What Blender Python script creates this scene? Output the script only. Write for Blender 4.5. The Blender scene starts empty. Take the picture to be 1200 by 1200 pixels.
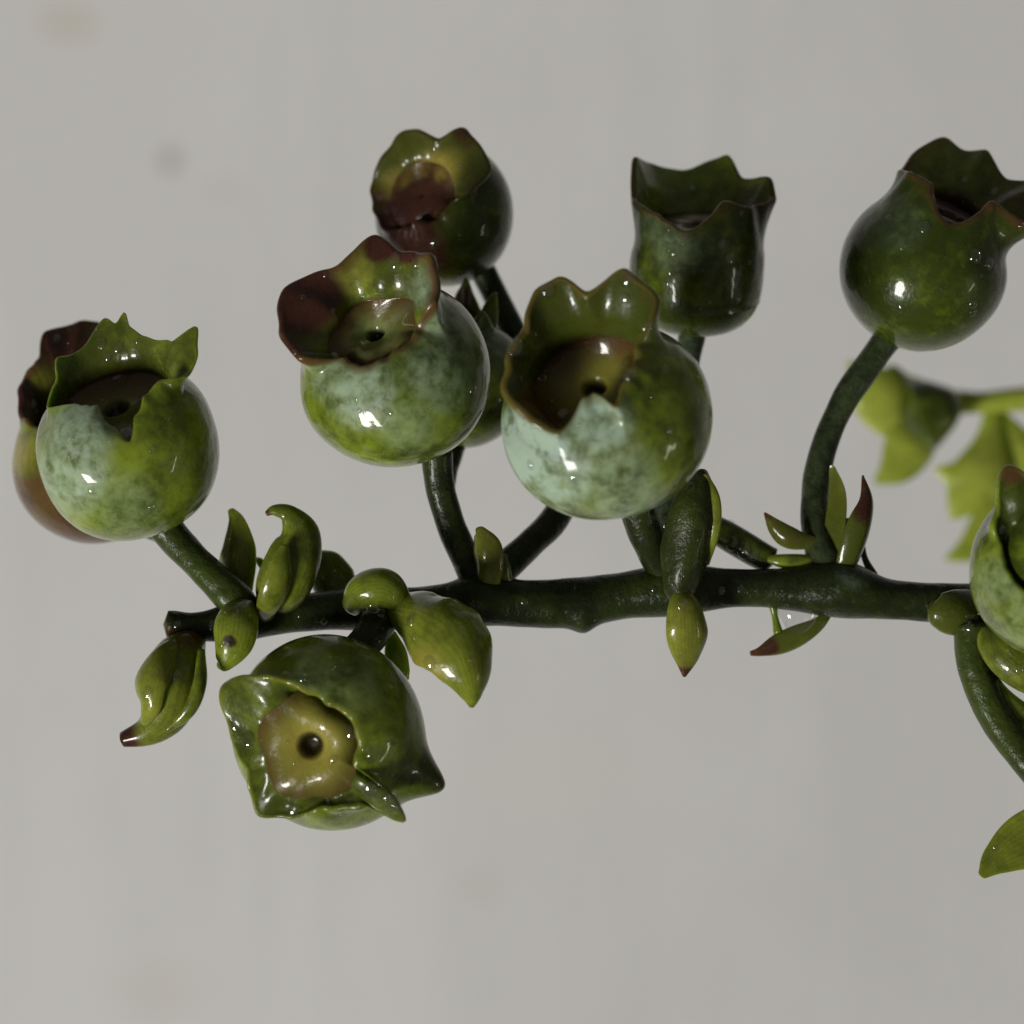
import bpy, math, random
import numpy as np
from mathutils import Vector

random.seed(4)
RNG = np.random.RandomState(11)
S = bpy.context.scene
COL = S.collection
MM = 0.001

# ------------------------------------------------------------------ camera
DIST = 120.0            # mm, lens to the middle of the sprig
PX = 0.035              # mm per photograph pixel at that distance (photograph 1200 px wide)
cam_d = bpy.data.cameras.new('camera')
cam = bpy.data.objects.new('camera', cam_d)
COL.objects.link(cam)
cam.location = (0, -DIST * MM, 0)
cam.rotation_euler = (math.radians(90), 0, 0)
cam_d.sensor_width = 36
cam_d.lens = 36 * DIST / (1200 * PX)
cam_d.clip_start = 0.005
cam_d.clip_end = 20
cam_d.dof.use_dof = True
cam_d.dof.focus_distance = (DIST - 2.5) * MM
cam_d.dof.aperture_fstop = cam_d.lens / 2.3
S.camera = cam

# ------------------------------------------------------------------ light
S.view_settings.view_transform = 'Standard'
S.view_settings.look = 'None'
S.view_settings.exposure = 0.0
S.view_settings.gamma = 1.0
S.view_settings.use_curve_mapping = False
S.render.engine = 'CYCLES'
S.cycles.use_denoising = True
S.cycles.max_bounces = 10
S.cycles.transmission_bounces = 8
S.cycles.caustics_reflective = False
S.cycles.caustics_refractive = False

world = bpy.data.worlds.new('World')
S.world = world
world.use_nodes = True
world.node_tree.nodes['Background'].inputs[0].default_value = (1.0, 0.96, 0.88, 1)
world.node_tree.nodes['Background'].inputs[1].default_value = 0.10


def area(name, loc, target, sx, sy, power, col=(1, 1, 1), spread=180):
    l = bpy.data.lights.new(name, 'AREA')
    l.shape = 'RECTANGLE'
    l.size, l.size_y = sx, sy
    l.energy = power
    l.color = col
    l.spread = math.radians(spread)
    o = bpy.data.objects.new(name, l)
    COL.objects.link(o)
    o.location = loc
    d = Vector(target) - Vector(loc)
    o.rotation_euler = d.to_track_quat('-Z', 'Y').to_euler()
    return o


# window-like soft light low on the left, in front of the sprig
area('key_lamp', (-0.30, -0.32, -0.26), (0, 0, 0), 0.11, 0.13, 2.6, (1.0, 0.98, 0.93))
# narrow slit of light from the right
area('slit_lamp', (0.40, -0.14, -0.16), (0, 0, 0), 0.02, 0.12, 0.10, (1.0, 0.95, 0.75))
# added unseen fill lamps, turned from the sprig to brighten only the wall
area('wall_fill', (0.0, 0.045, 0.085), (0.0, 0.16, 0.085), 0.22, 0.05, 0.031, (1.0, 0.985, 0.965))
area('wall_fill', (0.0, 0.045, -0.085), (0.0, 0.16, -0.085), 0.22, 0.05, 0.006, (1.0, 0.975, 0.945))


# ------------------------------------------------------------------ helpers
def P(px, py, d=0.0):
    """photograph pixel + depth in mm behind the sprig's middle -> point in mm"""
    k = PX * (DIST + d) / DIST
    return np.array([(px - 600) * k, d, (600 - py) * k])


def pxmm(d):
    return PX * (DIST + d) / DIST


def unit(v):
    v = np.asarray(v, float)
    return v / (np.linalg.norm(v) + 1e-12)


def sstep(a, b, x):
    t = np.clip((x - a) / (b - a), 0, 1)
    return t * t * (3 - 2 * t)


def lump(p, freq, seed):
    """cheap smooth 3-D noise, about -1..1, p (...,3)"""
    r = np.random.RandomState(seed)
    out = np.zeros(p.shape[:-1])
    for i in range(7):
        k = r.normal(size=3)
        k = k / np.linalg.norm(k) * freq * r.uniform(0.6, 1.7)
        out += np.sin(p @ k + r.uniform(0, 6.28))
    return out / 3.2


def make_obj(name, verts, faces, mat, parent=None, loc=None, normals=None, attrs=None):
    me = bpy.data.meshes.new(name)
    me.from_pydata([tuple(v) for v in verts], [], faces)
    me.polygons.foreach_set('use_smooth', [True] * len(me.polygons))
    if attrs:
        for an, arr in attrs.items():
            a = me.attributes.new(an, 'FLOAT_COLOR', 'POINT')
            a.data.foreach_set('color', np.asarray(arr, np.float32).ravel())
    me.materials.append(mat)
    me.update()
    if normals is not None:
        me.normals_split_custom_set_from_vertices([tuple(n) for n in normals])
    o = bpy.data.objects.new(name, me)
    COL.objects.link(o)
    if parent is not None:
        o.parent = parent
    if loc is not None:
        o.location = tuple(loc)
    return o


def empty(name, loc, label, cat):
    o = bpy.data.objects.new(name, None)
    COL.objects.link(o)
    o.location = tuple(loc)
    o.empty_display_size = 0.002
    o['label'] = label
    o['category'] = cat
    return o


def catmull(pts, n):
    pts = np.asarray(pts, float)
    if len(pts) == 2:
        t = np.linspace(0, 1, n)[:, None]
        return pts[0] * (1 - t) + pts[1] * t
    ext = np.vstack([2 * pts[0] - pts[1], pts, 2 * pts[-1] - pts[-2]])
    seg = len(pts) - 1
    out = []
    for u in np.linspace(0, seg, n):
        i = min(int(u), seg - 1)
        f = u - i
        p0, p1, p2, p3 = ext[i], ext[i + 1], ext[i + 2], ext[i + 3]
        out.append(0.5 * ((2 * p1) + (-p0 + p2) * f + (2 * p0 - 5 * p1 + 4 * p2 - p3) * f * f + (-p0 + 3 * p1 - 3 * p2 + p3) * f ** 3))
    return np.array(out)


# ------------------------------------------------------------------ materials
class NT:
    def __init__(self, name):
        self.m = bpy.data.materials.new(name)
        self.m.use_nodes = True
        self.t = self.m.node_tree
        self.b = self.t.nodes['Principled BSDF']

    def n(self, typ, **kw):
        x = self.t.nodes.new(typ)
        for k, v in kw.items():
            if k.startswith('i_'):
                key = k[2:]
                x.inputs[int(key) if key.isdigit() else key].default_value = v
            else:
                setattr(x, k, v)
        return x

    def l(self, a, b):
        self.t.links.new(a, b)

    def mixc(self, fac, a, b):
        x = self.t.nodes.new('ShaderNodeMix')
        x.data_type = 'RGBA'
        for s, v in ((x.inputs[0], fac), (x.inputs[6], a), (x.inputs[7], b)):
            if isinstance(v, (tuple, float, int)):
                s.default_value = (*v, 1) if isinstance(v, tuple) and len(v) == 3 else v
            else:
                self.l(v, s)
        return x.outputs[2]

    def math(self, op, a, b=None, clamp=False):
        x = self.t.nodes.new('ShaderNodeMath')
        x.operation = op
        x.use_clamp = clamp
        for i, v in enumerate((a, b)):
            if v is None:
                continue
            if isinstance(v, (float, int)):
                x.inputs[i].default_value = v
            else:
                self.l(v, x.inputs[i])
        return x.outputs[0]

    def ramp(self, fac, lo, hi):
        x = self.t.nodes.new('ShaderNodeMapRange')
        x.interpolation_type = 'SMOOTHSTEP'
        x.inputs['From Min'].default_value = lo
        x.inputs['From Max'].default_value = hi
        self.l(fac, x.inputs['Value'])
        return x.outputs[0]

    def noise(self, vec, scale, detail=3, rough=0.55, dist=0.0):
        x = self.t.nodes.new('ShaderNodeTexNoise')
        x.inputs['Scale'].default_value = scale
        x.inputs['Detail'].default_value = detail
        x.inputs['Roughness'].default_value = rough
        x.inputs['Distortion'].default_value = dist
        self.l(vec, x.inputs['Vector'])
        return x.outputs[0]


def plant_material(name, dark, light, wet=1.0, sss=0.35, bump=0.30, speck=((0.02, 0.015, 0.006), 0.25), bloomcol=(0.33, 0.43, 0.33)):
    """skin of berries, bracts and stalks. Attribute tint = maroon, brown, bloom, yellow; tint2 = dark scar, seed, lightness, dryness"""
    N = NT(name)
    at = N.n('ShaderNodeAttribute', attribute_name='tint')
    at2 = N.n('ShaderNodeAttribute', attribute_name='tint2')
    sp = N.n('ShaderNodeSeparateColor')
    N.l(at.outputs['Color'], sp.inputs[0])
    sp2 = N.n('ShaderNodeSeparateColor')
    N.l(at2.outputs['Color'], sp2.inputs[0])
    tc = N.n('ShaderNodeTexCoord')
    off = N.n('ShaderNodeVectorMath', operation='MULTIPLY_ADD')
    off.inputs[1].default_value = (1000, 1000, 1000)      # work in millimetres
    N.l(tc.outputs['Object'], off.inputs[0])
    cx = N.n('ShaderNodeCombineXYZ')
    sd = N.math('MULTIPLY', sp2.outputs[1], 100.0)
    N.l(sd, cx.inputs[0])
    N.l(sd, cx.inputs[1])
    N.l(cx.outputs[0], off.inputs[2])
    v = off.outputs[0]
    n1 = N.noise(v, 0.55, 4, 0.6, 0.4)
    n2 = N.noise(v, 2.2, 4, 0.65, 0.3)
    n3 = N.noise(v, 9.0, 3, 0.6)
    # green ground colour, blotched
    g = N.math('ADD', N.math('MULTIPLY', n1, 0.7), N.math('MULTIPLY', n2, 0.4))
    g = N.math('ADD', g, N.math('SUBTRACT', sp2.outputs[2], 0.5))
    c = N.mixc(N.ramp(g, 0.30, 0.80), dark, light)
    # fine lengthwise veins on the bracts
    vn = N.math('SINE', N.math('ADD', N.math('MULTIPLY', at2.outputs['Alpha'], 34.0), N.math('MULTIPLY', N.math('MULTIPLY', n1, 9.0), N.math('MINIMUM', N.math('ABSOLUTE', at2.outputs['Alpha']), 0.25))))
    c = N.mixc(N.math('MULTIPLY', N.ramp(vn, 0.0, 1.0), 0.28), c, dark)
    # yellow zones
    yl = N.math('MULTIPLY', at.outputs['Alpha'], N.math('ADD', 0.55, N.math('MULTIPLY', n2, 0.8)), True)
    c = N.mixc(yl, c, (0.29, 0.24, 0.045))
    # wax bloom, patchy and rubbed off in places
    bm = N.ramp(N.math('ADD', N.math('MULTIPLY', n2, 0.75), N.math('MULTIPLY', n1, 0.55)), 0.38, 0.86)
    bf = N.math('MULTIPLY', sp.outputs[2], N.math('ADD', 0.06, N.math('MULTIPLY', bm, 1.05)), True)
    bf = N.math('MULTIPLY', bf, N.math('ADD', 0.85, N.math('MULTIPLY', n3, 0.3)), True)
    c = N.mixc(bf, c, bloomcol)
    # brown dried and maroon flushed zones
    nb_ = N.math('ADD', N.math('MULTIPLY', n2, 0.6), N.math('MULTIPLY', n1, 0.4))
    br = N.ramp(N.math('ADD', sp.outputs[1], N.math('MULTIPLY', N.math('SUBTRACT', nb_, 0.5), 1.2)), 0.20, 0.85)
    c = N.mixc(N.math('MULTIPLY', br, 0.9), c, (0.088, 0.040, 0.014))
    mr = N.ramp(N.math('ADD', sp.outputs[0], N.math('MULTIPLY', N.math('SUBTRACT', nb_, 0.5), 1.2)), 0.20, 0.85)
    mc = N.mixc(n2, (0.020, 0.006, 0.006), (0.062, 0.015, 0.011))
    c = N.mixc(N.math('MULTIPLY', mr, 0.95), c, mc)
    c = N.mixc(sp2.outputs[0], c, (0.008, 0.007, 0.004))
    # specks
    sk = N.n('ShaderNodeTexVoronoi')
    sk.inputs['Scale'].default_value = 1.6
    N.l(v, sk.inputs['Vector'])
    sm = N.math('MULTIPLY', N.math('SUBTRACT', 1.0, N.ramp(sk.outputs['Distance'], 0.03, 0.07)), N.ramp(n1, 0.5, 0.62))
    c = N.mixc(N.math('MULTIPLY', sm, speck[1]), c, speck[0])
    N.l(c, N.b.inputs['Base Color'])
    rg = N.math('ADD', 0.20, N.math('MULTIPLY', bf, 0.30))
    rg = N.math('ADD', rg, N.math('MULTIPLY', n3, 0.15))
    N.l(rg, N.b.inputs['Roughness'])
    N.b.inputs['IOR'].default_value = 1.42
    N.b.inputs['Specular IOR Level'].default_value = 0.22
    N.b.inputs['Subsurface Weight'].default_value = sss
    N.b.inputs['Subsurface Radius'].default_value = (0.7, 1.0, 0.25)
    N.b.inputs['Subsurface Scale'].default_value = 0.0010
    N.b.inputs['Coat Weight'].default_value = 0.7 * wet
    N.b.inputs['Coat Roughness'].default_value = 0.035
    N.b.inputs['Coat IOR'].default_value = 1.33
    bp = N.n('ShaderNodeBump')
    bp.inputs['Strength'].default_value = bump
    bp.inputs['Distance'].default_value = 0.00012
    N.l(N.math('ADD', n2, N.math('MULTIPLY', n3, 0.12)), bp.inputs['Height'])
    N.l(bp.outputs[0], N.b.inputs['Normal'])
    # the water film is smoother than the skin but wavy
    n4 = N.noise(v, 1.1, 1, 0.5)
    bp2 = N.n('ShaderNodeBump')
    bp2.inputs['Strength'].default_value = 0.35
    bp2.inputs['Distance'].default_value = 0.00022
    N.l(n4, bp2.inputs['Height'])
    N.l(bp2.outputs[0], N.b.inputs['Coat Normal'])
    return N.m


M_BERRY = plant_material('berry_skin', (0.034, 0.050, 0.005), (0.205, 0.265, 0.022))
M_STALK = plant_material('stalk_skin', (0.012, 0.017, 0.005), (0.042, 0.060, 0.010), 0.25, 0.1, 0.75, ((0.11, 0.12, 0.05), 0.6))
M_BRACT = plant_material('bract_skin', (0.034, 0.054, 0.005), (0.190, 0.245, 0.018), 1.0, 0.35)
M_LIME = plant_material('young_leaf_skin', (0.16, 0.20, 0.02), (0.36, 0.42, 0.06), 0.15, 0.4)

N = NT('water')
fr = N.n('ShaderNodeFresnel', i_IOR=1.33)
gl = N.n('ShaderNodeBsdfGlossy', i_Roughness=0.03)
tr = N.n('ShaderNodeBsdfTransparent')
mx = N.n('ShaderNodeMixShader')
N.l(N.math('MAXIMUM', N.math('MINIMUM', fr.outputs[0], 0.25), 0.12), mx.inputs[0])
N.l(tr.outputs[0], mx.inputs[1])
N.l(gl.outputs[0], mx.inputs[2])
N.l(mx.outputs[0], N.t.nodes['Material Output'].inputs['Surface'])
M_WATER = N.m

# painted plaster wall
N = NT('wall_paint')
tc = N.n('ShaderNodeTexCoord')
v = tc.outputs['Object']
w1 = N.noise(v, 18.0, 4, 0.6)
w2 = N.noise(v, 90.0, 4, 0.6)
w3 = N.noise(v, 900.0, 3, 0.6)
c = N.mixc(N.ramp(w1, 0.30, 0.72), (0.578, 0.572, 0.562), (0.624, 0.619, 0.612))
mp = N.n('ShaderNodeMapping')
mp.inputs['Scale'].default_value = (1.0, 1.0, 0.10)
N.l(v, mp.inputs['Vector'])
ws = N.noise(mp.outputs[0], 160.0, 3, 0.6)
c = N.mixc(N.math('MULTIPLY', N.ramp(ws, 0.42, 0.72), 0.30), c, (0.530, 0.528, 0.526))
c = N.mixc(N.math('MULTIPLY', N.ramp(w2, 0.58, 0.80), 0.20), c, (0.49, 0.485, 0.475))


def stain(c, px, py, rx, rz, col, amt, soft=1.0):
    q = P(px, py, 160.0) * MM
    sub = N.n('ShaderNodeVectorMath', operation='SUBTRACT')
    N.l(v, sub.inputs[0])
    sub.inputs[1].default_value = (q[0], 0.0, q[2])
    dv = N.n('ShaderNodeVectorMath', operation='DIVIDE')
    N.l(sub.outputs[0], dv.inputs[0])
    dv.inputs[1].default_value = (rx, 1.0, rz)
    ln = N.n('ShaderNodeVectorMath', operation='LENGTH')
    N.l(dv.outputs[0], ln.inputs[0])
    f = N.math('SUBTRACT', 1.0, N.ramp(N.math('ADD', ln.outputs['Value'], N.math('MULTIPLY', N.math('SUBTRACT', w2, 0.5), 0.9 * soft)), 0.3, 1.0))
    return N.mixc(N.math('MULTIPLY', f, amt), c, col)


c = stain(c, 200, 188, 0.0016, 0.0016, (0.33, 0.31, 0.31), 0.75, 0.3)
c = stain(c, 75, 25, 0.0045, 0.0030, (0.53, 0.505, 0.45), 0.7)
c = stain(c, 640, 905, 0.014, 0.007, (0.62, 0.59, 0.575), 0.4)
c = stain(c, 560, 1040, 0.004, 0.003, (0.53, 0.515, 0.49), 0.35)
c = stain(c, 260, 225, 0.004, 0.002, (0.53, 0.515, 0.50), 0.4)
c = stain(c, 180, 1160, 0.006, 0.004, (0.55, 0.52, 0.49), 0.35)
N.l(c, N.b.inputs['Base Color'])
N.b.inputs['Roughness'].default_value = 0.75
N.b.inputs['Specular IOR Level'].default_value = 0.2
bp = N.n('ShaderNodeBump')
bp.inputs['Strength'].default_value = 0.25
bp.inputs['Distance'].default_value = 0.0006
N.l(N.math('ADD', w2, N.math('MULTIPLY', w3, 0.2)), bp.inputs['Height'])
N.l(bp.outputs[0], N.b.inputs['Normal'])
M_WALL = N.m

# ------------------------------------------------------------------ the wall behind
W = 0.9
wv = [(-W, 0, -W), (W, 0, -W), (W, 0, W), (-W, 0, W), (-W, 0.02, -W), (W, 0.02, -W), (W, 0.02, W), (-W, 0.02, W)]
wf = [(0, 1, 2, 3), (5, 4, 7, 6), (4, 5, 1, 0), (3, 2, 6, 7), (4, 0, 3, 7), (1, 5, 6, 2)]
wall = make_obj('wall', wv, wf, M_WALL, None, (0, 0.160, 0))
for p in wall.data.polygons:
    p.use_smooth = False
wall['kind'] = 'structure'
wall['label'] = 'pale grey painted plaster wall with faint stains behind the sprig'

# ------------------------------------------------------------------ the sprig
ORG = P(640, 705, 0) * MM
SPRIG = empty('berry_sprig', ORG, 'wet sprig of unripe green berries with crowned tips on a dark stem', 'berry sprig')


def grid_faces(nv, nu, wrap=True, base=0):
    f = []
    for i in range(nv - 1):
        for j in range(nu if wrap else nu - 1):
            k = (j + 1) % nu
            f.append((base + i * nu + j, base + i * nu + k, base + (i + 1) * nu + k, base + (i + 1) * nu + j))
    return f


def tube(name, pts, mat, parent, org, seed=0, segs=26, n=60, tint=None, light=0.5, bloom=0.0, rough=0.04, maroon_end=0.0, knots=()):
    """pts: (px, py, depth mm, radius px); knots: (px, py, reach px, extra radius px)"""
    ctr = catmull([P(a, b, d) for a, b, d, r in pts], n)
    rad = catmull([[r * pxmm(d)] for a, b, d, r in pts], n)[:, 0]
    T = np.gradient(ctr, axis=0)
    T /= np.linalg.norm(T, axis=1)[:, None]
    ref = np.array([0, 1.0, 0])
    th = np.linspace(0, 2 * np.pi, segs, endpoint=False)
    rows = []
    for i in range(n):
        s = unit(np.cross(T[i], ref))
        u = unit(np.cross(s, T[i]))
        ring = ctr[i] + (np.cos(th)[:, None] * s + np.sin(th)[:, None] * u) * rad[i]
        rows.append(ring)
    g = np.array(rows)
    cen = np.repeat(ctr[:, None, :], segs, 1)
    amp = lump(g, 1.6, seed + 1) * rough + lump(g, 4.5, seed + 2) * rough * 0.5
    for (kx, ky, reach, ex) in knots:
        q = P(kx, ky, 0)
        dd = np.linalg.norm((g - q)[..., [0, 2]], axis=-1) / (reach * PX)
        amp = amp + np.exp(-dd ** 2) * ex * PX / (np.linalg.norm(g - cen, axis=-1) + 1e-6)
    g = cen + (g - cen) * (1 + amp)[..., None]
    verts = g.reshape(-1, 3)
    faces = grid_faces(n, segs)
    # rounded end caps
    v0 = len(verts)
    ends = np.array([ctr[0] - T[0] * rad[0] * 0.35, ctr[-1] + T[-1] * rad[-1] * 0.35])
    verts = np.vstack([verts, ends])
    for j in range(segs):
        faces.append((v0, (j + 1) % segs, j))
        faces.append((v0 + 1, (n - 1) * segs + j, (n - 1) * segs + (j + 1) % segs))
    t1 = np.zeros((len(verts), 4))
    t2 = np.zeros((len(verts), 4))
    u = np.repeat(np.linspace(0, 1, n), segs)
    t1[:v0, 2] = bloom
    t1[:v0, 0] = sstep(0.85, 1.0, u) * maroon_end
    t2[:, 1] = (seed * 0.137) % 1
    t2[:, 2] = light
    if tint:
        for (bx, by, br, ch, s) in tint:
            q = P(bx, by, 0)
            dd = np.linalg.norm((verts - q)[:, [0, 2]], axis=1) / (br * PX)
            t1[:, ch] = np.maximum(t1[:, ch], s * (1 - sstep(0.4, 1.0, dd)))
    return make_obj(name, verts * MM - org, faces, mat, parent, None, None, {'tint': t1, 'tint2': t2})


def bract(name, pts, parent, org, mat=None, roll=0, cup=0.3, thick=0.22, fold=0.0, seed=0, light=0.5, tip=0.6, brown=0.0,
          yellow=0.15, bend=0.0, label=None, tint=(), wave=0.03, nu=26, n=44):
    """fleshy boat-shaped scale. pts: (px, py, depth, half-width px) base -> tip; cup > 0 bulges towards the camera side"""
    mat = mat or M_BRACT
    ctr = catmull([P(a, b, d) for a, b, d, w in pts], n)
    hw = np.maximum(catmull([[w * pxmm(d)] for a, b, d, w in pts], n)[:, 0], 0.02)
    T = np.gradient(ctr, axis=0)
    T /= np.linalg.norm(T, axis=1)[:, None]
    ph = np.linspace(0, 2 * np.pi, nu, endpoint=False)
    a = math.radians(roll)
    verts = []
    vv = []
    for i in range(n):
        face = np.array([0, -1.0, 0])
        side = unit(np.cross(T[i], face))
        face = unit(np.cross(side, T[i]))
        s2 = side * math.cos(a) + face * math.sin(a)
        f2 = -side * math.sin(a) + face * math.cos(a)
        x = np.cos(ph)
        ed = np.sqrt(np.maximum(1 - x * x, 0))
        z = cup * (1 - x * x) + thick * np.sin(ph) * np.where(np.abs(x) > 0.0, 1, 1) + fold * (1 - np.sqrt(x * x + 0.01)) * (np.sin(ph) > -0.3)
        z = z - 0.10 * thick * np.exp(-(x / 0.12) ** 2) * (np.sin(ph) > 0) * 4 * thick
        verts.append(ctr[i] + s2 * (x * hw[i])[:, None] + f2 * (z * hw[i])[:, None])
        vv.append(x)
    g = np.array(verts)
    sc = np.repeat(hw[:, None], nu, 1)
    g = g + (lump(g, 1.3, seed + 5) * wave)[..., None] * sc[..., None] * np.array([1, 1, 1]) 
    g = g + (lump(g, 3.6, seed + 9) * wave * 0.5)[..., None] * sc[..., None] * np.array([1, -1, 1])
    V = g.reshape(-1, 3)
    faces = grid_faces(n, nu)
    v0 = len(V)
    V = np.vstack([V, g[0].mean(0)[None], (g[-1].mean(0) + T[-1] * hw[-1] * 0.3)[None]])
    for j in range(nu):
        faces.append((v0, (j + 1) % nu, j))
        faces.append((v0 + 1, (n - 1) * nu + j, (n - 1) * nu + (j + 1) % nu))
    u = np.append(np.repeat(np.linspace(0, 1, n), nu), [0, 1])
    x = np.append(np.array(vv).ravel(), [0, 0])
    t1 = np.zeros((len(V), 4))
    t2 = np.zeros((len(V), 4))
    t1[:, 0] = tip * sstep(0.80, 1.0, u)
    t1[:, 1] = np.maximum(brown, 0.5 * tip * sstep(0.70, 0.95, u))
    t1[:, 3] = np.clip(0.6 * yellow + 0.3 * yellow * np.abs(x), 0, 1)
    t2[:, 1] = (seed * 0.173 + 0.31) % 1
    t2[:, 3] = x
    t2[:, 2] = light
    for (bx, by, br, ch, s) in tint:
        q = P(bx, by, 0)
        dd = np.linalg.norm((V - q)[:, [0, 2]], axis=1) / (br * PX)
        m = s * (1 - sstep(0.2, 1.1, dd + 0.2 * lump(V, 3.0, seed + 40)))
        if ch == 4:
            t2[:, 0] = np.maximum(t2[:, 0], m)
        else:
            t1[:, ch] = np.maximum(t1[:, ch], m)
    o = make_obj(name, V * MM - org, faces, mat, parent, None, None, {'tint': t1, 'tint2': t2})
    if label:
        o['label'] = label
    return o


NU = 220


def rim_curve(rim, c, Rm, a, e1, e2, th, edge, seed, r0, z0):
    """rim: (px, py, value, kind[, 'd']): value is the height along the crown's axis, or the depth when 'd' is given, in berry radii.
    kind t = lobe tip, d = dip, D = dip where two lobes part"""
    cx, cy, cd = c
    k = pxmm(cd)
    pts = []
    for it in rim:
        if it[0] == 'ring':      # the lobe is worn down to the mouth of the crown here
            m = int(round((it[1] % 360) / 360 * NU)) % NU
            pts.append((math.radians(it[1] % 360), r0[m] * 1.03, z0[m] + 0.06, it[2]))
            continue
        y = it[2] if len(it) > 4 else -0.6
        C = P(cx, cy, cd)
        for _ in range(12):
            q = (P(it[0], it[1], cd + y * Rm) - C) / Rm
            if len(it) > 4:
                break
            y = (it[2] - a[0] * q[0] - a[2] * q[2]) / a[1]
        q[1] = y
        zz, p1, p2 = q @ a, q @ e1, q @ e2
        pts.append((math.atan2(p2, p1) % (2 * math.pi), math.hypot(p1, p2), zz, it[3]))
    pts.sort()
    n = len(pts)
    r, z, owner = np.zeros(NU), np.zeros(NU), np.zeros(NU, int)
    for m in range(NU):
        t = th[m]
        i = max([q for q in range(n) if pts[q][0] <= t], default=n - 1)
        A, Bp = pts[i], pts[(i + 1) % n]
        span = (Bp[0] - A[0]) % (2 * math.pi)
        x = ((t - A[0]) % (2 * math.pi)) / max(span, 1e-6)
        sm = x * x * (3 - 2 * x)
        ta, tb = A[3] == 't', Bp[3] == 't'
        if tb and not ta:
            w = (1 - edge) * sm + edge * x ** 1.5
        elif ta and not tb:
            w = 1 - ((1 - edge) * (1 - sm) + edge * (1 - x) ** 1.5)
        else:
            w = 0.5 * sm + 0.5 * x
        r[m] = A[1] + (Bp[1] - A[1]) * w
        z[m] = A[2] + (Bp[2] - A[2]) * w
    cut = sorted(p[0] for p in pts if p[3] == 'D')
    for m in range(NU):
        owner[m] = sum(1 for q in cut if q <= th[m]) % max(len(cut), 1)
    for _ in range(2):
        r = 0.25 * np.roll(r, 1) + 0.5 * r + 0.25 * np.roll(r, -1)
        z = 0.25 * np.roll(z, 1) + 0.5 * z + 0.25 * np.roll(z, -1)
    q = np.random.RandomState(seed + 5)
    for kk in (9, 14, 19):
        r = r + 0.006 / math.sqrt(kk / 9) * np.sin(kk * th + q.uniform(0, 6.28))
        z = z + 0.006 / math.sqrt(kk / 9) * np.sin(kk * th + q.uniform(0, 6.28))
    return r, z, owner


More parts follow.
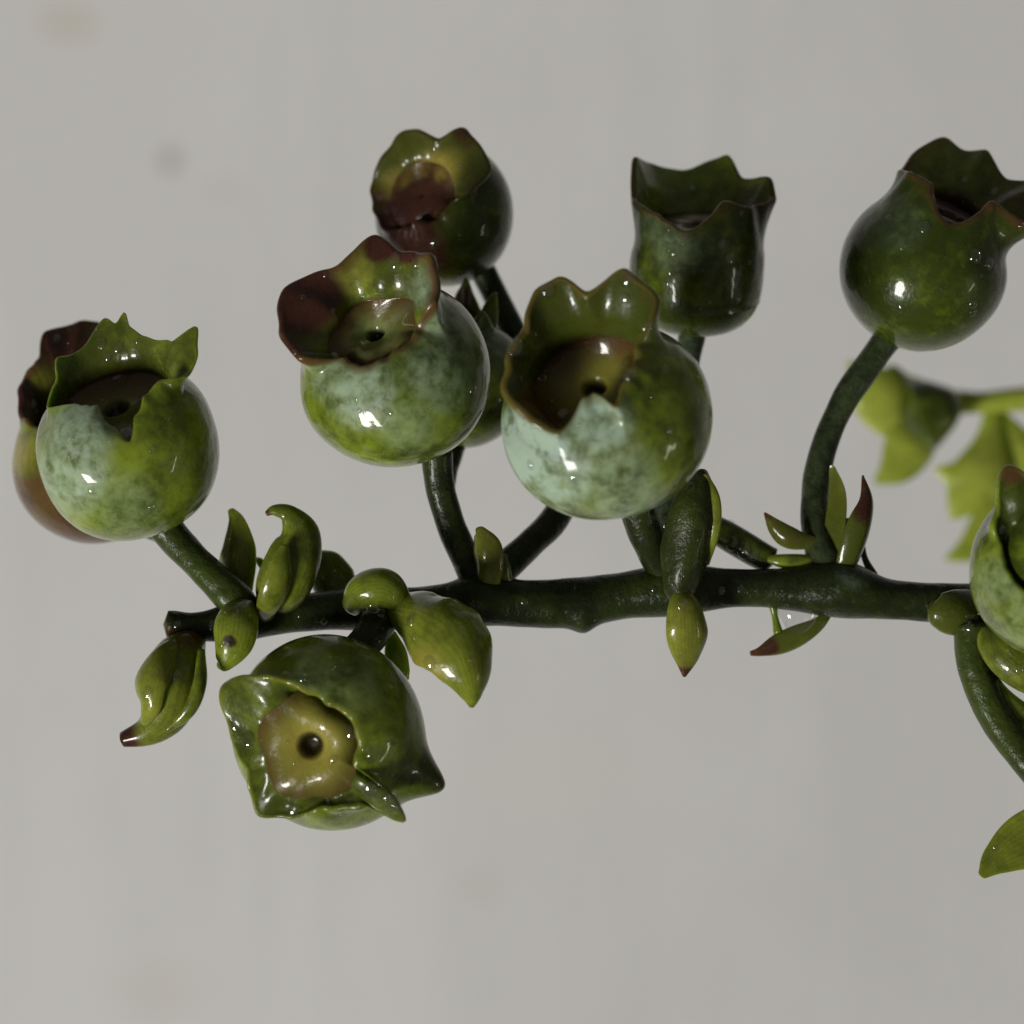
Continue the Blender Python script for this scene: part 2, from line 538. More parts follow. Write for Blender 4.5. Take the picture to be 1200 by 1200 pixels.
def berry(label, c, R, axis, lobes, rc=0.55, za=0.92, zb=0.95, n_sup=2.0, sink=0.10, hmin=0.05, sharp=1.3, pent=0.0, pent_at=0.0,
          thick=0.17, dome=0.06, pit=0.15, pit_depth=0.16, bloom=(), tint=(), seed=0, light=0.5, disc=(0.3, 0.2, 0.0, 0.4),
          lobe_tint=None, rim_brown=0.35, sy=1.0, rim=None, edge=0.6, in_shade=0.12, blend=0.45, bulge=(), floor_brown=1.0, lumps=0.030, inner_yellow=0.25, crease=0.0, wall_in=0.0, skew=0.0):
    """c: (px, py, depth mm); R px; axis: towards the crown (right, away, up); lobes: (angle, height, flare deg, half-width deg)"""
    cx, cy, cd = c
    C = P(cx, cy, cd)
    Rm = R * pxmm(cd)
    a = unit(axis)
    X = np.array([1.0, 0, 0])
    e1 = unit(X - a * (X @ a))
    e2 = np.cross(a, e1)
    th = np.linspace(0, 2 * np.pi, NU, endpoint=False)
    h = np.full(NU, hmin)
    fl_w = np.full(NU, 1e-4)
    fl = np.zeros(NU)
    own = []
    for k, (t0, hh, ff, ww) in enumerate(lobes):
        d = (np.degrees(th) - t0 + 180) % 360 - 180
        x = np.clip(np.abs(d) / ww, 0, 1)
        sh = np.where(x < 1, ((1 - x ** 1.15) ** sharp), 0)
        # blunt the very point a little
        h = np.maximum(h, hmin + hh * sh) if False else np.log(np.exp(h * 18) + np.exp((hmin + hh * sh) * 18) - np.exp(hmin * 18)) / 18
        w = np.exp(-(d / (ww * 0.75)) ** 2)
        fl += w * ff
        fl_w += w
        own.append(np.abs(d) / ww)
    fl = np.radians(fl / fl_w)
    owner = np.argmin(np.array(own), axis=0) if own else np.zeros(NU, int)
    # smooth rim a little
    for _ in range(2):
        h = 0.25 * np.roll(h, 1) + 0.5 * h + 0.25 * np.roll(h, -1)
    r_ = np.random.RandomState(seed + 77)
    for k in (7, 11, 17, 29):
        h = h * (1 + 0.07 / math.sqrt(k) * np.sin(k * th + r_.uniform(0, 6.28)))
    rcv = rc * (1 + pent * np.cos(5 * (th - math.radians(pent_at))))

    def body(al):
        s, co = np.sin(al), np.cos(al)
        rr = np.abs(s) ** (2 / n_sup)
        zz = np.sign(co) * np.abs(co) ** (2 / n_sup) * np.where(co > 0, za, zb)
        return rr, zz
    al_c = np.arcsin(np.clip(rcv ** (n_sup / 2), 0, 0.999))
    rows_r, rows_z, sect, vpar = [], [], [], []
    nb = 44
    for i in range(nb):
        f = i / (nb - 1)
        al = np.pi * 0.9995 * (1 - f) + al_c * f
        rr, zz = body(al)
        rows_r.append(rr); rows_z.append(zz); sect.append(0); vpar.append(f)
    r0, z0 = rows_r[-1].copy(), rows_z[-1].copy()
    ra, zaa = body(al_c + 0.04)
    Tr, Tz = r0 - ra, z0 - zaa
    ln = np.hypot(Tr, Tz); Tr /= ln; Tz /= ln
    Dr, Dz = np.sin(fl), np.cos(fl)
    tipr, tipz = r0 + h * Dr + 0.15 * h * Tr, z0 + h * Dz + 0.15 * h * Tz
    c1r, c1z = r0 + 0.42 * h * Tr, z0 + 0.42 * h * Tz
    ri = r0 * (0.90 - wall_in)
    zd = z0.mean() - sink + 0 * z0
    if rim:
        tipr, tipz, owner = rim_curve(rim, (cx, cy, cd), Rm, a, e1, e2, th, edge, seed, ri, zd)
        h = np.hypot(tipr - r0, tipz - z0)
        c1r, c1z = r0 + blend * h * Tr, z0 + blend * h * Tz
        Dr, Dz = tipr - c1r, tipz - c1z
        ln = np.hypot(Dr, Dz) + 1e-6
        Dr, Dz = Dr / ln, Dz / ln
        fl = np.arctan2(Dr, Dz)
        own_n = owner.max() + 1
    tk = thick * (0.45 + 0.55 * np.clip(h / 0.25, 0, 1))
    no = 14
    for i in range(1, no + 1):
        t = i / no
        rr = (1 - t) ** 2 * r0 + 2 * t * (1 - t) * c1r + t * t * tipr
        zz = (1 - t) ** 2 * z0 + 2 * t * (1 - t) * c1z + t * t * tipz
        rows_r.append(rr); rows_z.append(zz); sect.append(1); vpar.append(t)
    Ir, Iz = -np.cos(fl), np.sin(fl)
    tkt = tk * 0.55
    for i in range(1, 5):
        ang = math.pi * i / 5
        rr = tipr + Ir * tkt * 0.5 * (1 - math.cos(ang)) + Dr * tkt * 0.5 * math.sin(ang)
        zz = tipz + Iz * tkt * 0.5 * (1 - math.cos(ang)) + Dz * tkt * 0.5 * math.sin(ang)
        rows_r.append(rr); rows_z.append(zz); sect.append(2); vpar.append(1.0)
    sr, sz = tipr + Ir * tkt, tipz + Iz * tkt
    m1r, m1z = np.minimum(c1r + Ir * tk * 1.4, ri + 0.6 * (c1r - ri)), c1z + Iz * tk * 1.4
    m1r = c1r - tk * 1.5
    ni = 14
    for i in range(ni + 1):
        t = i / ni
        rr = (1 - t) ** 2 * sr + 2 * t * (1 - t) * m1r + t * t * ri
        zz = (1 - t) ** 2 * sz + 2 * t * (1 - t) * m1z + t * t * zd
        rows_r.append(rr); rows_z.append(zz); sect.append(3); vpar.append(1 - t)
    nd = 20
    for i in range(1, nd + 1):
        f = 1 - i / nd
        f = max(f, 0.004)
        wr = float(sstep(0.3, 0.8, f))
        rr = (ri * wr + ri.mean() * (1 - wr)) * f
        zz = zd + dome * (sstep(1.0, 0.75, f)) - 0.7 * dome * sstep(0.65, 0.25, f) - pit_depth * sstep(pit * 1.5, pit * 0.5, f * 1.0)
        rows_r.append(rr); rows_z.append(zz); sect.append(4); vpar.append(f)
    r = np.array(rows_r); z = np.array(rows_z)
    sect = np.array(sect); vpar = np.array(vpar)
    g = (r * np.cos(th))[..., None] * e1 + (r * np.sin(th))[..., None] * e2 * sy + z[..., None] * a
    if skew:
        g = g + (np.clip(z, -1, 1)[..., None] * 0) 
    crown = (sect > 0)[:, None] * np.ones(NU)
    n_a = lump(g, 2.0, seed) * lumps + lump(g, 4.5, seed + 3) * lumps * 0.35
    n_c = lump(g, 3.6, seed + 4) * 0.024 + lump(g, 11.0, seed + 6) * 0.004
    wc = sstep(0.80, 1.0, vpar) * (sect == 0) + (sect > 0) * 1.0
    wc = np.where(sect == 4, 0.5, wc)[:, None]
    rad = g / (np.linalg.norm(g, axis=-1, keepdims=True) + 1e-9)
    g = g + rad * (n_a * (1 - wc) + (n_c + n_a) * wc)[..., None]
    for (bx, by, bd, reach, amp) in bulge:      # a lobe folded back and grown into the flank
        q = np.array([(bx - cx) / R, bd, (cy - by) / R])
        dd = np.linalg.norm(g - q, axis=-1) / reach
        g = g + unit(q) * (amp * np.exp(-dd ** 2) * (np.array(sect)[:, None] <= 1))[..., None]
    g = g * Rm
    # smooth normals over the whole skin, so that the separate parts join without a seam
    du = np.roll(g, -1, 1) - np.roll(g, 1, 1)
    dv = np.gradient(g, axis=0)
    nrm = np.cross(du, dv)
    nrm /= (np.linalg.norm(nrm, axis=-1, keepdims=True) + 1e-12)
    nrm[0] = -a
    nrm[-1] = a
    # colour masks
    t1 = np.zeros(g.shape[:2] + (4,))
    t2 = np.zeros(g.shape[:2] + (4,))
    sc = sect[:, None]
    vp = vpar[:, None]
    t1[..., 1] = rim_brown * (np.where((sc == 1), sstep(0.7, 1.0, vp), 0) + np.where(sc == 2, 1.4, 0) + np.where(sc == 3, sstep(0.75, 1.0, vp) * 0.8, 0))
    t1[..., 3] = np.where(sc == 3, inner_yellow, 0)
    for ch in range(4):
        t1[..., ch] = np.where(sc == 4, disc[ch], t1[..., ch])
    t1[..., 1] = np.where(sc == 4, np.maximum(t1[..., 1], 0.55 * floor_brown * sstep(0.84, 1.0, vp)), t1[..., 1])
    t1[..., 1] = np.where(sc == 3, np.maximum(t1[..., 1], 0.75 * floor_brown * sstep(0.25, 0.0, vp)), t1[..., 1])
    t2[..., 0] = np.where(sc == 4, sstep(pit * 1.5, pit * 0.85, vp) * 0.95, 0)
    t2[..., 1] = (seed * 0.217 + 0.11) % 1
    t2[..., 2] = light - np.where(sc == 3, in_shade, 0)  # shade inside the crown put into the colour; negative values lighten it
    proj = g[..., [0, 2]]
    depth = g[..., 1]
    for (bx, by, br, s) in bloom:
        q = np.array([(bx - cx) * pxmm(cd), (cy - by) * pxmm(cd)])
        dd = np.linalg.norm(proj - q, axis=-1) / (br * pxmm(cd))
        t1[..., 2] = np.maximum(t1[..., 2], s * (1 - sstep(0.35, 1.0, dd)) * (sc <= 1) * sstep(0.5, -0.2, depth / Rm))
    for item in tint:
        bx, by, br, ch, s = item[:5]
        which = item[5] if len(item) > 5 else (0, 1, 2, 3, 4)
        q = np.array([(bx - cx) * pxmm(cd), (cy - by) * pxmm(cd)])
        dd = np.linalg.norm(proj - q, axis=-1) / (br * pxmm(cd)) + 0.22 * lump(g / Rm, 5.0, seed + 31)
        m = s * (1 - sstep(0.15, 1.15, dd)) * np.isin(sc, which)
        if ch == 4:
            t2[..., 0] = np.maximum(t2[..., 0], m)
        elif ch == 5:
            t2[..., 2] = t2[..., 2] + m
        else:
            t1[..., ch] = np.maximum(t1[..., ch], m)
    if lobe_tint:
        for k, (ch, s) in lobe_tint.items():
            t1[..., ch] = np.maximum(t1[..., ch], s * ((owner == k)[None, :]) * ((sc >= 1) & (sc <= 3)) * sstep(0.1, 0.5, vp))

    # ---- parts
    loc = C * MM - ORG
    t1f, t2f = t1.reshape(-1, 4), t2.reshape(-1, 4)
    G, NN = g.reshape(-1, 3), nrm.reshape(-1, 3)

    def sub(name, rows, cols, wrap, parent, closed_cap=False):
        idx = np.array([[i * NU + (j % NU) for j in cols] for i in rows])
        nr, nc = idx.shape
        fl_ = idx.ravel()
        faces = grid_faces(nr, nc, wrap)
        V, NRM, A1, A2 = G[fl_] * MM, NN[fl_], t1f[fl_], t2f[fl_]
        if closed_cap:     # close the fruit under its crown
            cm = V[-nc:].mean(0)
            ring = cm + (V[-nc:] - cm) * 0.985 - a * 0.75 * Rm * MM
            rn = V[-nc:] - cm
            V = np.vstack([V, ring, cm - a * 0.75 * Rm * MM])
            NRM = np.vstack([NRM, -rn / np.linalg.norm(rn, axis=1)[:, None], a])
            A1 = np.vstack([A1, A1[-nc:], A1[-1]]); A2 = np.vstack([A2, A2[-nc:], A2[-1]])
            k = len(V) - 1
            for j in range(nc):
                j2 = (j + 1) % nc
                faces.append(((nr - 1) * nc + j, (nr - 1) * nc + j2, nr * nc + j2, nr * nc + j))
                faces.append((nr * nc + j, nr * nc + j2, k))
        return make_obj(name, V, faces, M_BERRY, parent, None, NRM, {'tint': A1, 'tint2': A2})
    rows_body = list(range(0, nb))
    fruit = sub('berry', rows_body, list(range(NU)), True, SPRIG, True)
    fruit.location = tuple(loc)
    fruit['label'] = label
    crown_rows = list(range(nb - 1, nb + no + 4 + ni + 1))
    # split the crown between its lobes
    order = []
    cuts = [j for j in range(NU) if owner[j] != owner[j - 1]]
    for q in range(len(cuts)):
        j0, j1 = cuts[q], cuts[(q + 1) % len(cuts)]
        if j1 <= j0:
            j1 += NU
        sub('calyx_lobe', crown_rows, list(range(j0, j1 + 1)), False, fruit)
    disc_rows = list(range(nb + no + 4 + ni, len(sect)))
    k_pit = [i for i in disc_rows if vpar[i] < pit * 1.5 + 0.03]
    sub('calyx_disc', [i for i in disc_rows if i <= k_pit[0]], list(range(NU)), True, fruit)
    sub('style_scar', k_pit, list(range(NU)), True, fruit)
    base = C + (-a) * Rm * zb
    return fruit, C, base


def pedicel(fruit, C, pts, seed, light=0.45, bloom=0.0, **kw):
    return tube('pedicel', pts, M_STALK, fruit, C * MM, seed, light=light, bloom=bloom, n=46, segs=22, **kw)


# ---- main stem
tube('stem', [(196, 732, -1, 14), (240, 734, -0.8, 17), (300, 724, -0.5, 20), (380, 716, 0, 22), (470, 713, 0, 23), (560, 708, 0, 26),
              (640, 708, 0, 28), (690, 705, 0, 29), (760, 694, 0, 25), (830, 690, 0, 22), (900, 690, 0, 23), (980, 692, 0, 29),
              (1040, 702, 0, 24), (1130, 708, 0, 23), (1220, 722, -1, 24), (1330, 745, -2, 26), (1500, 770, -3, 28)],
     M_STALK, SPRIG, ORG, 3, segs=40, n=220, light=0.36, rough=0.045,
     knots=[(565, 680, 30, 14), (790, 690, 45, 12), (985, 680, 40, 10), (285, 725, 30, 8), (440, 715, 35, 6), (684, 735, 14, 7), (1150, 720, 30, 8), (205, 728, 14, 4)],
     tint=[(196, 735, 20, 1, 0.45), (205, 748, 18, 0, 0.7), (1000, 665, 30, 2, 0.2)])

# ---- berries
f, C, b = berry('pale green berry at the stem tip, crown of spiky lobes pointing up, browned berry tucked behind it', (151, 522, -2.5), 109,
                (-0.20, -0.60, 0.775),
                [(112, 0.40, 4, 46), (32, 0.46, -2, 34), (335, 0.26, -20, 40), (262, 0.10, 0, 30), (212, 0.34, 28, 34), (160, 0.42, 16, 34)],
                rc=0.80, za=0.84, zb=0.98, n_sup=2.25, sink=0.06, hmin=0.05, sharp=1.1, seed=21, light=0.52, bloom=[(95, 555, 65, 0.75), (105, 510, 55, 0.9), (160, 590, 50, 0.25)],
                tint=[(130, 440, 75, 5, -0.12, (1, 3))], disc=(0.3, 0.5, 0, 0.1), rim_brown=0.22, inner_yellow=0.1, pit=0.16, thick=0.07, wall_in=0.06,
                rim=[(150, 520, 0.54, 'D'), (159, 488, 0.70, 'd'), (169, 464, 0.80, 't'), (190, 446, 0.84, 't'), (224, 438, 0.74, 'D'), (234, 412, 0.86, 'd'), (231, 380, 1.0, 't'), (204, 405, 0.86, 'D'), (168, 397, 0.86, 'd'),
                     (152, 386, 0.92, 'd'), (146, 362, 1.0, 't'), (139, 384, 0.93, 'd'), (124, 374, 0.95, 't'), (96, 412, 0.80, 'D'), (66, 420, 0.88, 't'), (62, 448, 0.78, 'D'), (48, 476, 0.70, 't'), (85, 470, 0.78, 't'), (114, 474, 0.77, 't'), (138, 500, 0.63, 'd')], edge=0.7)
pedicel(f, C, [(180, 600, -0.5, 22), (205, 632, -0.5, 20), (240, 668, -0.8, 19), (272, 700, -1, 22), (290, 720, -0.5, 20)], 31, light=0.6)

f, C, b = berry('browning shrivelled berry half hidden behind the tip berry, maroon crown and reddish underside', (112, 540, 4.5), 98,
                (-0.40, -0.30, 0.86), [],
                rc=0.66, za=0.95, zb=1.0, sink=0.2, seed=22, light=0.45, lumps=0.035, thick=0.16,
                tint=[(78, 395, 75, 0, 1.1), (30, 470, 50, 0, 0.9), (32, 590, 30, 0, 0.6), (70, 625, 120, 1, 1.3), (20, 590, 50, 1, 1.2), (95, 640, 75, 0, 0.5), (30, 530, 45, 3, 0.9)], rim_brown=0.7,
                rim=[(150, 400, 0.2, 't', 'd'), (120, 385, 0.4, 'D', 'd'), (98, 380, 0.35, 't', 'd'), (54, 391, 0.15, 't', 'd'), (46, 425, 0.0, 'D', 'd'), (24, 458, -0.15, 't', 'd'), (24, 490, -0.35, 't', 'd'),
                     (60, 500, -0.7, 'D', 'd'), (110, 480, -0.75, 't', 'd'), (145, 470, -0.5, 'D', 'd'), (170, 430, -0.1, 't', 'd')], edge=0.3)
pedicel(f, C, [(160, 612, 5, 14), (205, 632, 4, 13), (240, 668, 2.8, 13), (285, 715, 1, 14)], 32)

f, C, b = berry('plump berry with whitish bloom, maroon flared crown and diamond opening turned to the viewer', (463, 440, -3.0), 114,
                (-0.297, -0.70, 0.645),
                [(160, 0.55, 52, 38), (100, 0.52, 22, 36), (52, 0.50, 14, 34), (8, 0.22, 30, 26), (212, 0.34, 62, 32), (290, 0.02, 30, 40)],
                rc=0.82, za=0.83, zb=0.95, n_sup=2.05, sink=-0.145, wall_in=0.315, hmin=0.035, sharp=0.85, pent=0.07, pent_at=256, seed=23, light=0.50,
                bloom=[(430, 460, 55, 0.8), (520, 440, 60, 0.55), (395, 445, 40, 0.5), (525, 390, 45, 0.6), (480, 500, 45, 0.3)],
                tint=[(350, 358, 62, 0, 1.5, (1, 2, 3)), (448, 286, 32, 0, 1.4, (1, 2, 3)), (480, 298, 24, 0, 1.0, (1, 2, 3)), (340, 410, 34, 0, 0.7, (1, 2, 3)), (410, 315, 40, 3, 0.35, (1, 2, 3)), (445, 355, 50, 1, 0.7, (4,)), (500, 345, 30, 2, 0.5, (1, 2, 3))],
                disc=(0.35, 0.25, 0.25, 0.15), rim_brown=0.7, inner_yellow=0.08, pit=0.17,
                rim=[('ring', 345, 'D'), (514, 362, 0.84, 't'), (508, 303, 1.06, 't'), (470, 300, 0.96, 'D'), (440, 279, 1.02, 't'), (400, 310, 0.96, 'D'),
                     (335, 346, 0.92, 't'), (331, 394, 0.86, 't'), (350, 426, 0.78, 't'), ('ring', 222, 'D'), ('ring', 256, 'd'), ('ring', 300, 'D'), ('ring', 325, 'd')], edge=0.3)
pedicel(f, C, [(512, 530, 0, 19), (516, 570, 0.3, 17), (530, 620, 0.5, 17), (550, 662, 0.2, 19), (566, 694, 0, 22)], 33, light=0.36)

f, C, b = berry('dark upper berry with purple-black sunken crown facing left and a yellow rim', (521, 250, 6.0), 84,
                (-0.42, -0.87, 0.25),
                [(80, 0.50, 10, 48), (150, 0.50, 5, 46), (30, 0.22, -5, 30), (225, 0.2, -10, 40), (300, 0.06, -20, 36)],
                rc=0.8, za=0.90, zb=0.98, sink=-0.14, hmin=0.05, sharp=0.7, wall_in=0.29, seed=24, light=0.30,
                tint=[(480, 275, 72, 0, 1.3), (540, 165, 30, 0, 0.8, (1, 2, 3)), (515, 195, 40, 3, 0.9, (3,)), (470, 225, 34, 3, 0.8, (3, 4))], disc=(1.3, 0.0, 0, 0.0), rim_brown=0.35, inner_yellow=0.15, in_shade=0.30, pit_depth=0.02, pit=0.05,
                rim=[(438, 216, 0.66, 't'), (451, 187, 0.76, 'D'), (478, 157, 0.74, 't'), (515, 165, 0.80, 'D'), (545, 157, 0.74, 't'), (576, 200, 0.66, 't'),
                     (556, 226, 0.74, 'D'), ('ring', 340, 'd'), ('ring', 300, 'D'), (484, 262, 0.86, 't'), ('ring', 250, 'D'), (446, 268, 0.66, 't'), (436, 244, 0.66, 'd')], edge=0.3)
pedicel(f, C, [(566, 318, 7.5, 16), (582, 350, 7.5, 15), (606, 398, 7, 15), (650, 480, 6, 15), (668, 560, 4, 16), (648, 610, 2.5, 17), (610, 648, 1, 17), (578, 676, 0, 20)], 34, light=0.40)

f, C, b = berry('small berry mostly hidden between the two largest, brown crown tip and green flank showing', (543, 445, 5.0), 79,
                (0.02, -0.35, 0.86),
                [(90, 0.5, 10, 40), (20, 0.4, 10, 36), (160, 0.4, 10, 36), (235, 0.3, 10, 36), (305, 0.3, 10, 36)],
                rc=0.5, za=0.95, zb=1.0, sink=0.12, seed=25, light=0.42, tint=[(548, 352, 26, 1, 0.9), (545, 350, 20, 0, 0.6)], bloom=[(590, 400, 40, 0.5)])
pedicel(f, C, [(535, 515, 5, 13), (522, 570, 3.4, 12), (533, 622, 2.4, 12), (560, 680, 0.6, 14)], 35, light=0.36)

f, C, b = berry('largest berry in the centre, wide open crown with yellow disc, frosted pale bloom below', (711, 489, -6.5), 122,
                (-0.28, -0.75, 0.60),
                [(112, 0.42, 18, 26), (70, 0.44, 16, 26), (155, 0.30, 24, 36), (200, 0.32, 40, 36), (285, 0.12, -50, 26), (20, 0.14, -10, 40)],
                rc=0.85, za=0.88, zb=0.95, sink=0.015, hmin=0.05, sharp=0.75, wall_in=0.18, seed=26, light=0.50,
                bloom=[(622, 520, 62, 2.2), (655, 555, 60, 1.0), (700, 500, 50, 1.1), (720, 560, 60, 0.6), (735, 590, 60, 0.5)],
                tint=[(655, 345, 24, 1, 0.5, (1, 2)), (725, 405, 36, 3, 1.2, (4,)), (630, 480, 50, 1, 0.9, (3, 4)), (690, 385, 60, 0, 0.6, (4,)), (670, 370, 110, 1, 0.28, (1, 2, 3)), (650, 330, 26, 3, 0.3, (1, 2)), (735, 330, 26, 3, 0.3, (1, 2))],
                disc=(0.0, 0.2, 0, 0.75), rim_brown=0.45, inner_yellow=0.05, in_shade=0.30, pit=0.15,
                rim=[(752, 402, 0.84, 'D'), (735, 450, 0.84, 't'), (722, 482, 0.78, 'D'), (680, 468, 0.78, 't'), (694, 460, 0.79, 't'), (708, 466, 0.78, 't'), (655, 511, 0.66, 'D'), (588, 465, 0.86, 't'), (590, 435, 0.92, 't'),
                     (612, 388, 0.98, 'D'), (632, 345, 1.04, 't'), (655, 328, 1.06, 't'), (690, 345, 1.0, 'D'), (735, 320, 1.06, 't'), (775, 352, 0.94, 'd')], edge=0.25)
pedicel(f, C, [(745, 590, -2, 22), (757, 625, -1.5, 21), (778, 660, -0.5, 23), (800, 690, 0, 26)], 36, light=0.34)

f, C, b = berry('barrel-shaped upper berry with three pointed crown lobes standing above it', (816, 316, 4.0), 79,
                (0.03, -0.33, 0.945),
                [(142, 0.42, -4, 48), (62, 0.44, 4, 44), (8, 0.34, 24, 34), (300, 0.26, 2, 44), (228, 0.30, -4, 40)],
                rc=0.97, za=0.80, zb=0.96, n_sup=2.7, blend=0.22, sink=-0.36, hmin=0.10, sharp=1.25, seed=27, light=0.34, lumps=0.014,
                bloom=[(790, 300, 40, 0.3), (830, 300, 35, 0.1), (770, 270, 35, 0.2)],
                tint=[(880, 235, 40, 0, 0.55, (1, 2, 3)), (745, 220, 26, 0, 0.35, (1, 2)), (800, 250, 50, 0, 0.35, (3, 4)), (760, 330, 50, 5, 0.12)], rim_brown=0.5, disc=(0.25, 0.6, 0, 0.1), inner_yellow=0.0, in_shade=-0.2, pit=0.12, wall_in=0.13,  # inner walls painted paler, for light glowing through the lobes
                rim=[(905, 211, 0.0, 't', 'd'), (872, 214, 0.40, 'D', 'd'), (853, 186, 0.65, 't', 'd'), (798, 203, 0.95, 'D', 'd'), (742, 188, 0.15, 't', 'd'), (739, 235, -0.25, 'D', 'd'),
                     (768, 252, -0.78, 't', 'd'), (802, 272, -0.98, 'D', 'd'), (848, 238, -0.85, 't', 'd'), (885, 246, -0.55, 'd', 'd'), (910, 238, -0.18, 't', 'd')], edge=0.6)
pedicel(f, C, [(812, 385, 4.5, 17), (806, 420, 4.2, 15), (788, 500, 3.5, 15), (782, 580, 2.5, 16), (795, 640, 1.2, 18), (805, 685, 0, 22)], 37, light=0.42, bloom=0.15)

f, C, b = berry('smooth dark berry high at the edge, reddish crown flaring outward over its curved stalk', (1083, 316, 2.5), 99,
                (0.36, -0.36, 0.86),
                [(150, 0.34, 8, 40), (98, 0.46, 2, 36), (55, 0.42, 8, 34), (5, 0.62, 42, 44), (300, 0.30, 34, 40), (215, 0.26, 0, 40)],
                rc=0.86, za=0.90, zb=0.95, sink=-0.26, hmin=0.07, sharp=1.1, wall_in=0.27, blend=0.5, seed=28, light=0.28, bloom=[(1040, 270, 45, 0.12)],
                tint=[(1120, 250, 45, 0, 0.7, (3, 4)), (1190, 240, 60, 0, 0.55, (1, 2, 3)), (1080, 190, 36, 0, 0.5, (1, 2)), (1095, 240, 40, 1, 0.6, (3, 2))], rim_brown=0.6, disc=(0.5, 0.7, 0, 0), inner_yellow=0.05, in_shade=-0.2,  # paler inner crown colour stands in for translucent glow
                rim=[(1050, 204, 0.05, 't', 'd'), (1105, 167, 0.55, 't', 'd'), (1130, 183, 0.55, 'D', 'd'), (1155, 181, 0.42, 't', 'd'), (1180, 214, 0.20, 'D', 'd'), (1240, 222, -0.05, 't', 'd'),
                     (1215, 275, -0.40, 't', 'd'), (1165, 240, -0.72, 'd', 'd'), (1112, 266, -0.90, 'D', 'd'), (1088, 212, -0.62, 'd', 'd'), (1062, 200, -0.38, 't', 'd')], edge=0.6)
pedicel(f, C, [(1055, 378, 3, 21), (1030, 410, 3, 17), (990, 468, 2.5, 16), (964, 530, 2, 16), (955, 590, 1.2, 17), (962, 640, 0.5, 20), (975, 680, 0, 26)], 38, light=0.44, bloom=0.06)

f, C, b = berry('lowest berry hanging under the stem, pentagonal yellow disc with a dark pit facing the viewer', (385, 860, -3.6), 116,
                (-0.20, -0.975, -0.09),
                [(150, 0.38, 55, 34), (196, 0.34, 40, 28), (238, 0.44, 45, 26), (300, 0.36, 48, 26), (338, 0.66, 72, 26), (60, 0.03, 40, 50)],
                rc=0.82, za=0.88, zb=0.92, wall_in=0.237, sink=-0.19, hmin=0.04, sharp=0.8, pent=0.065, pent_at=92, bulge=[(492, 908, -0.12, 0.22, 0.30)], floor_brown=0.85, seed=29, light=0.50,
                bloom=[(420, 795, 50, 0.15), (375, 790, 40, 0.2)],
                tint=[(518, 918, 50, 0, 0.35), (510, 915, 60, 5, -0.25), (290, 830, 40, 3, 0.2, (1, 2))],
                disc=(0.0, 0.15, 0, 0.95), rim_brown=0.3, inner_yellow=0.05, pit=0.20, dome=0.05, pit_depth=0.12,
                rim=[('ring', 28, 'd'), ('ring', 2, 'D'), ('ring', 335, 'd'), (462, 926, 0.66, 'd'), (473, 962, 0.54, 't'), (432, 946, 0.68, 'D'), (380, 950, 0.64, 'd'), (335, 960, 0.56, 't'),
                     (303, 956, 0.56, 't'), (286, 908, 0.68, 'D'), (266, 860, 0.56, 't'), (265, 806, 0.50, 't'), (312, 792, 0.70, 'd'), ('ring', 92, 'D'), ('ring', 64, 'd')], edge=0.3)
pedicel(f, C, [(412, 770, -2.2, 20), (432, 748, -2.2, 21), (444, 728, -1.6, 22), (450, 712, -0.5, 24)], 39, light=0.44)

f, C, b = berry('berry cut by the picture edge, pale bloom and brown crown lobe on its flank', (1246, 668, -5.0), 110,
                (-0.35, -0.84, 0.38), [],
                rc=0.8, sink=-0.09, wall_in=0.34, floor_brown=0.2, seed=30, light=0.52, bloom=[(1165, 680, 40, 0.3), (1190, 730, 40, 0.2)],
                tint=[(1178, 556, 26, 1, 0.9, (1, 2, 3))], rim_brown=0.1, inner_yellow=0.0, in_shade=0.25, disc=(0, 0.05, 0, 0),
                rim=[(1180, 547, 0.86, 't'), (1164, 600, 0.78, 't'), (1170, 650, 0.72, 'D'), (1192, 692, 0.68, 't'), (1250, 705, 0.72, 'D'), (1290, 660, 0.76, 't'), (1290, 600, 0.80, 'D'), (1255, 550, 0.9, 't'), (1215, 562, 0.86, 'D')], edge=0.3)
pedicel(f, C, [(1225, 765, -2.5, 22), (1200, 778, -2, 20), (1165, 770, -1, 22), (1145, 735, 0, 24)], 40, light=0.40)

# ---- bracts and scales on the stem
B = lambda name, pts, **kw: bract(name, pts, SPRIG, ORG, **kw)
B('bract', [(234, 738, -0.4, 9), (214, 765, -1.6, 30), (200, 800, -2.4, 39), (192, 834, -2.4, 31), (172, 857, -2.2, 18), (143, 867, -2, 9)],
  fold=0.12, cup=0.30, thick=0.45, seed=1, light=0.50, tip=1.4, yellow=0.20, roll=-10, wave=0.05, label='fleshy hanging bract with a black hooked tip', tint=[(232, 742, 26, 1, 0.9)])
B('bract', [(230, 744, -1.0, 8), (196, 768, -2.6, 18), (178, 800, -3.3, 24), (176, 826, -3.4, 16), (168, 848, -3.0, 5)],
  cup=0.30, thick=0.40, seed=31, light=0.58, tip=0.2, yellow=0.35, roll=-30, wave=0.08)
B('bract', [(236, 762, -2.4, 5), (234, 800, -3.2, 9), (222, 832, -3.2, 9), (196, 856, -2.8, 4)], cup=0.3, thick=0.5, seed=32, light=0.42, tip=0.2, roll=35, wave=0.06)
B('bract', [(281, 700, -0.8, 15), (278, 726, -2.2, 25), (274, 752, -2.4, 24), (263, 776, -2.3, 12), (256, 782, -2.2, 4)],
  cup=0.3, thick=0.25, seed=2, light=0.58, tip=0.1, tint=[(277, 748, 9, 0, 1.0), (277, 748, 7, 4, 0.8)], label='short scale with a square brown spot')
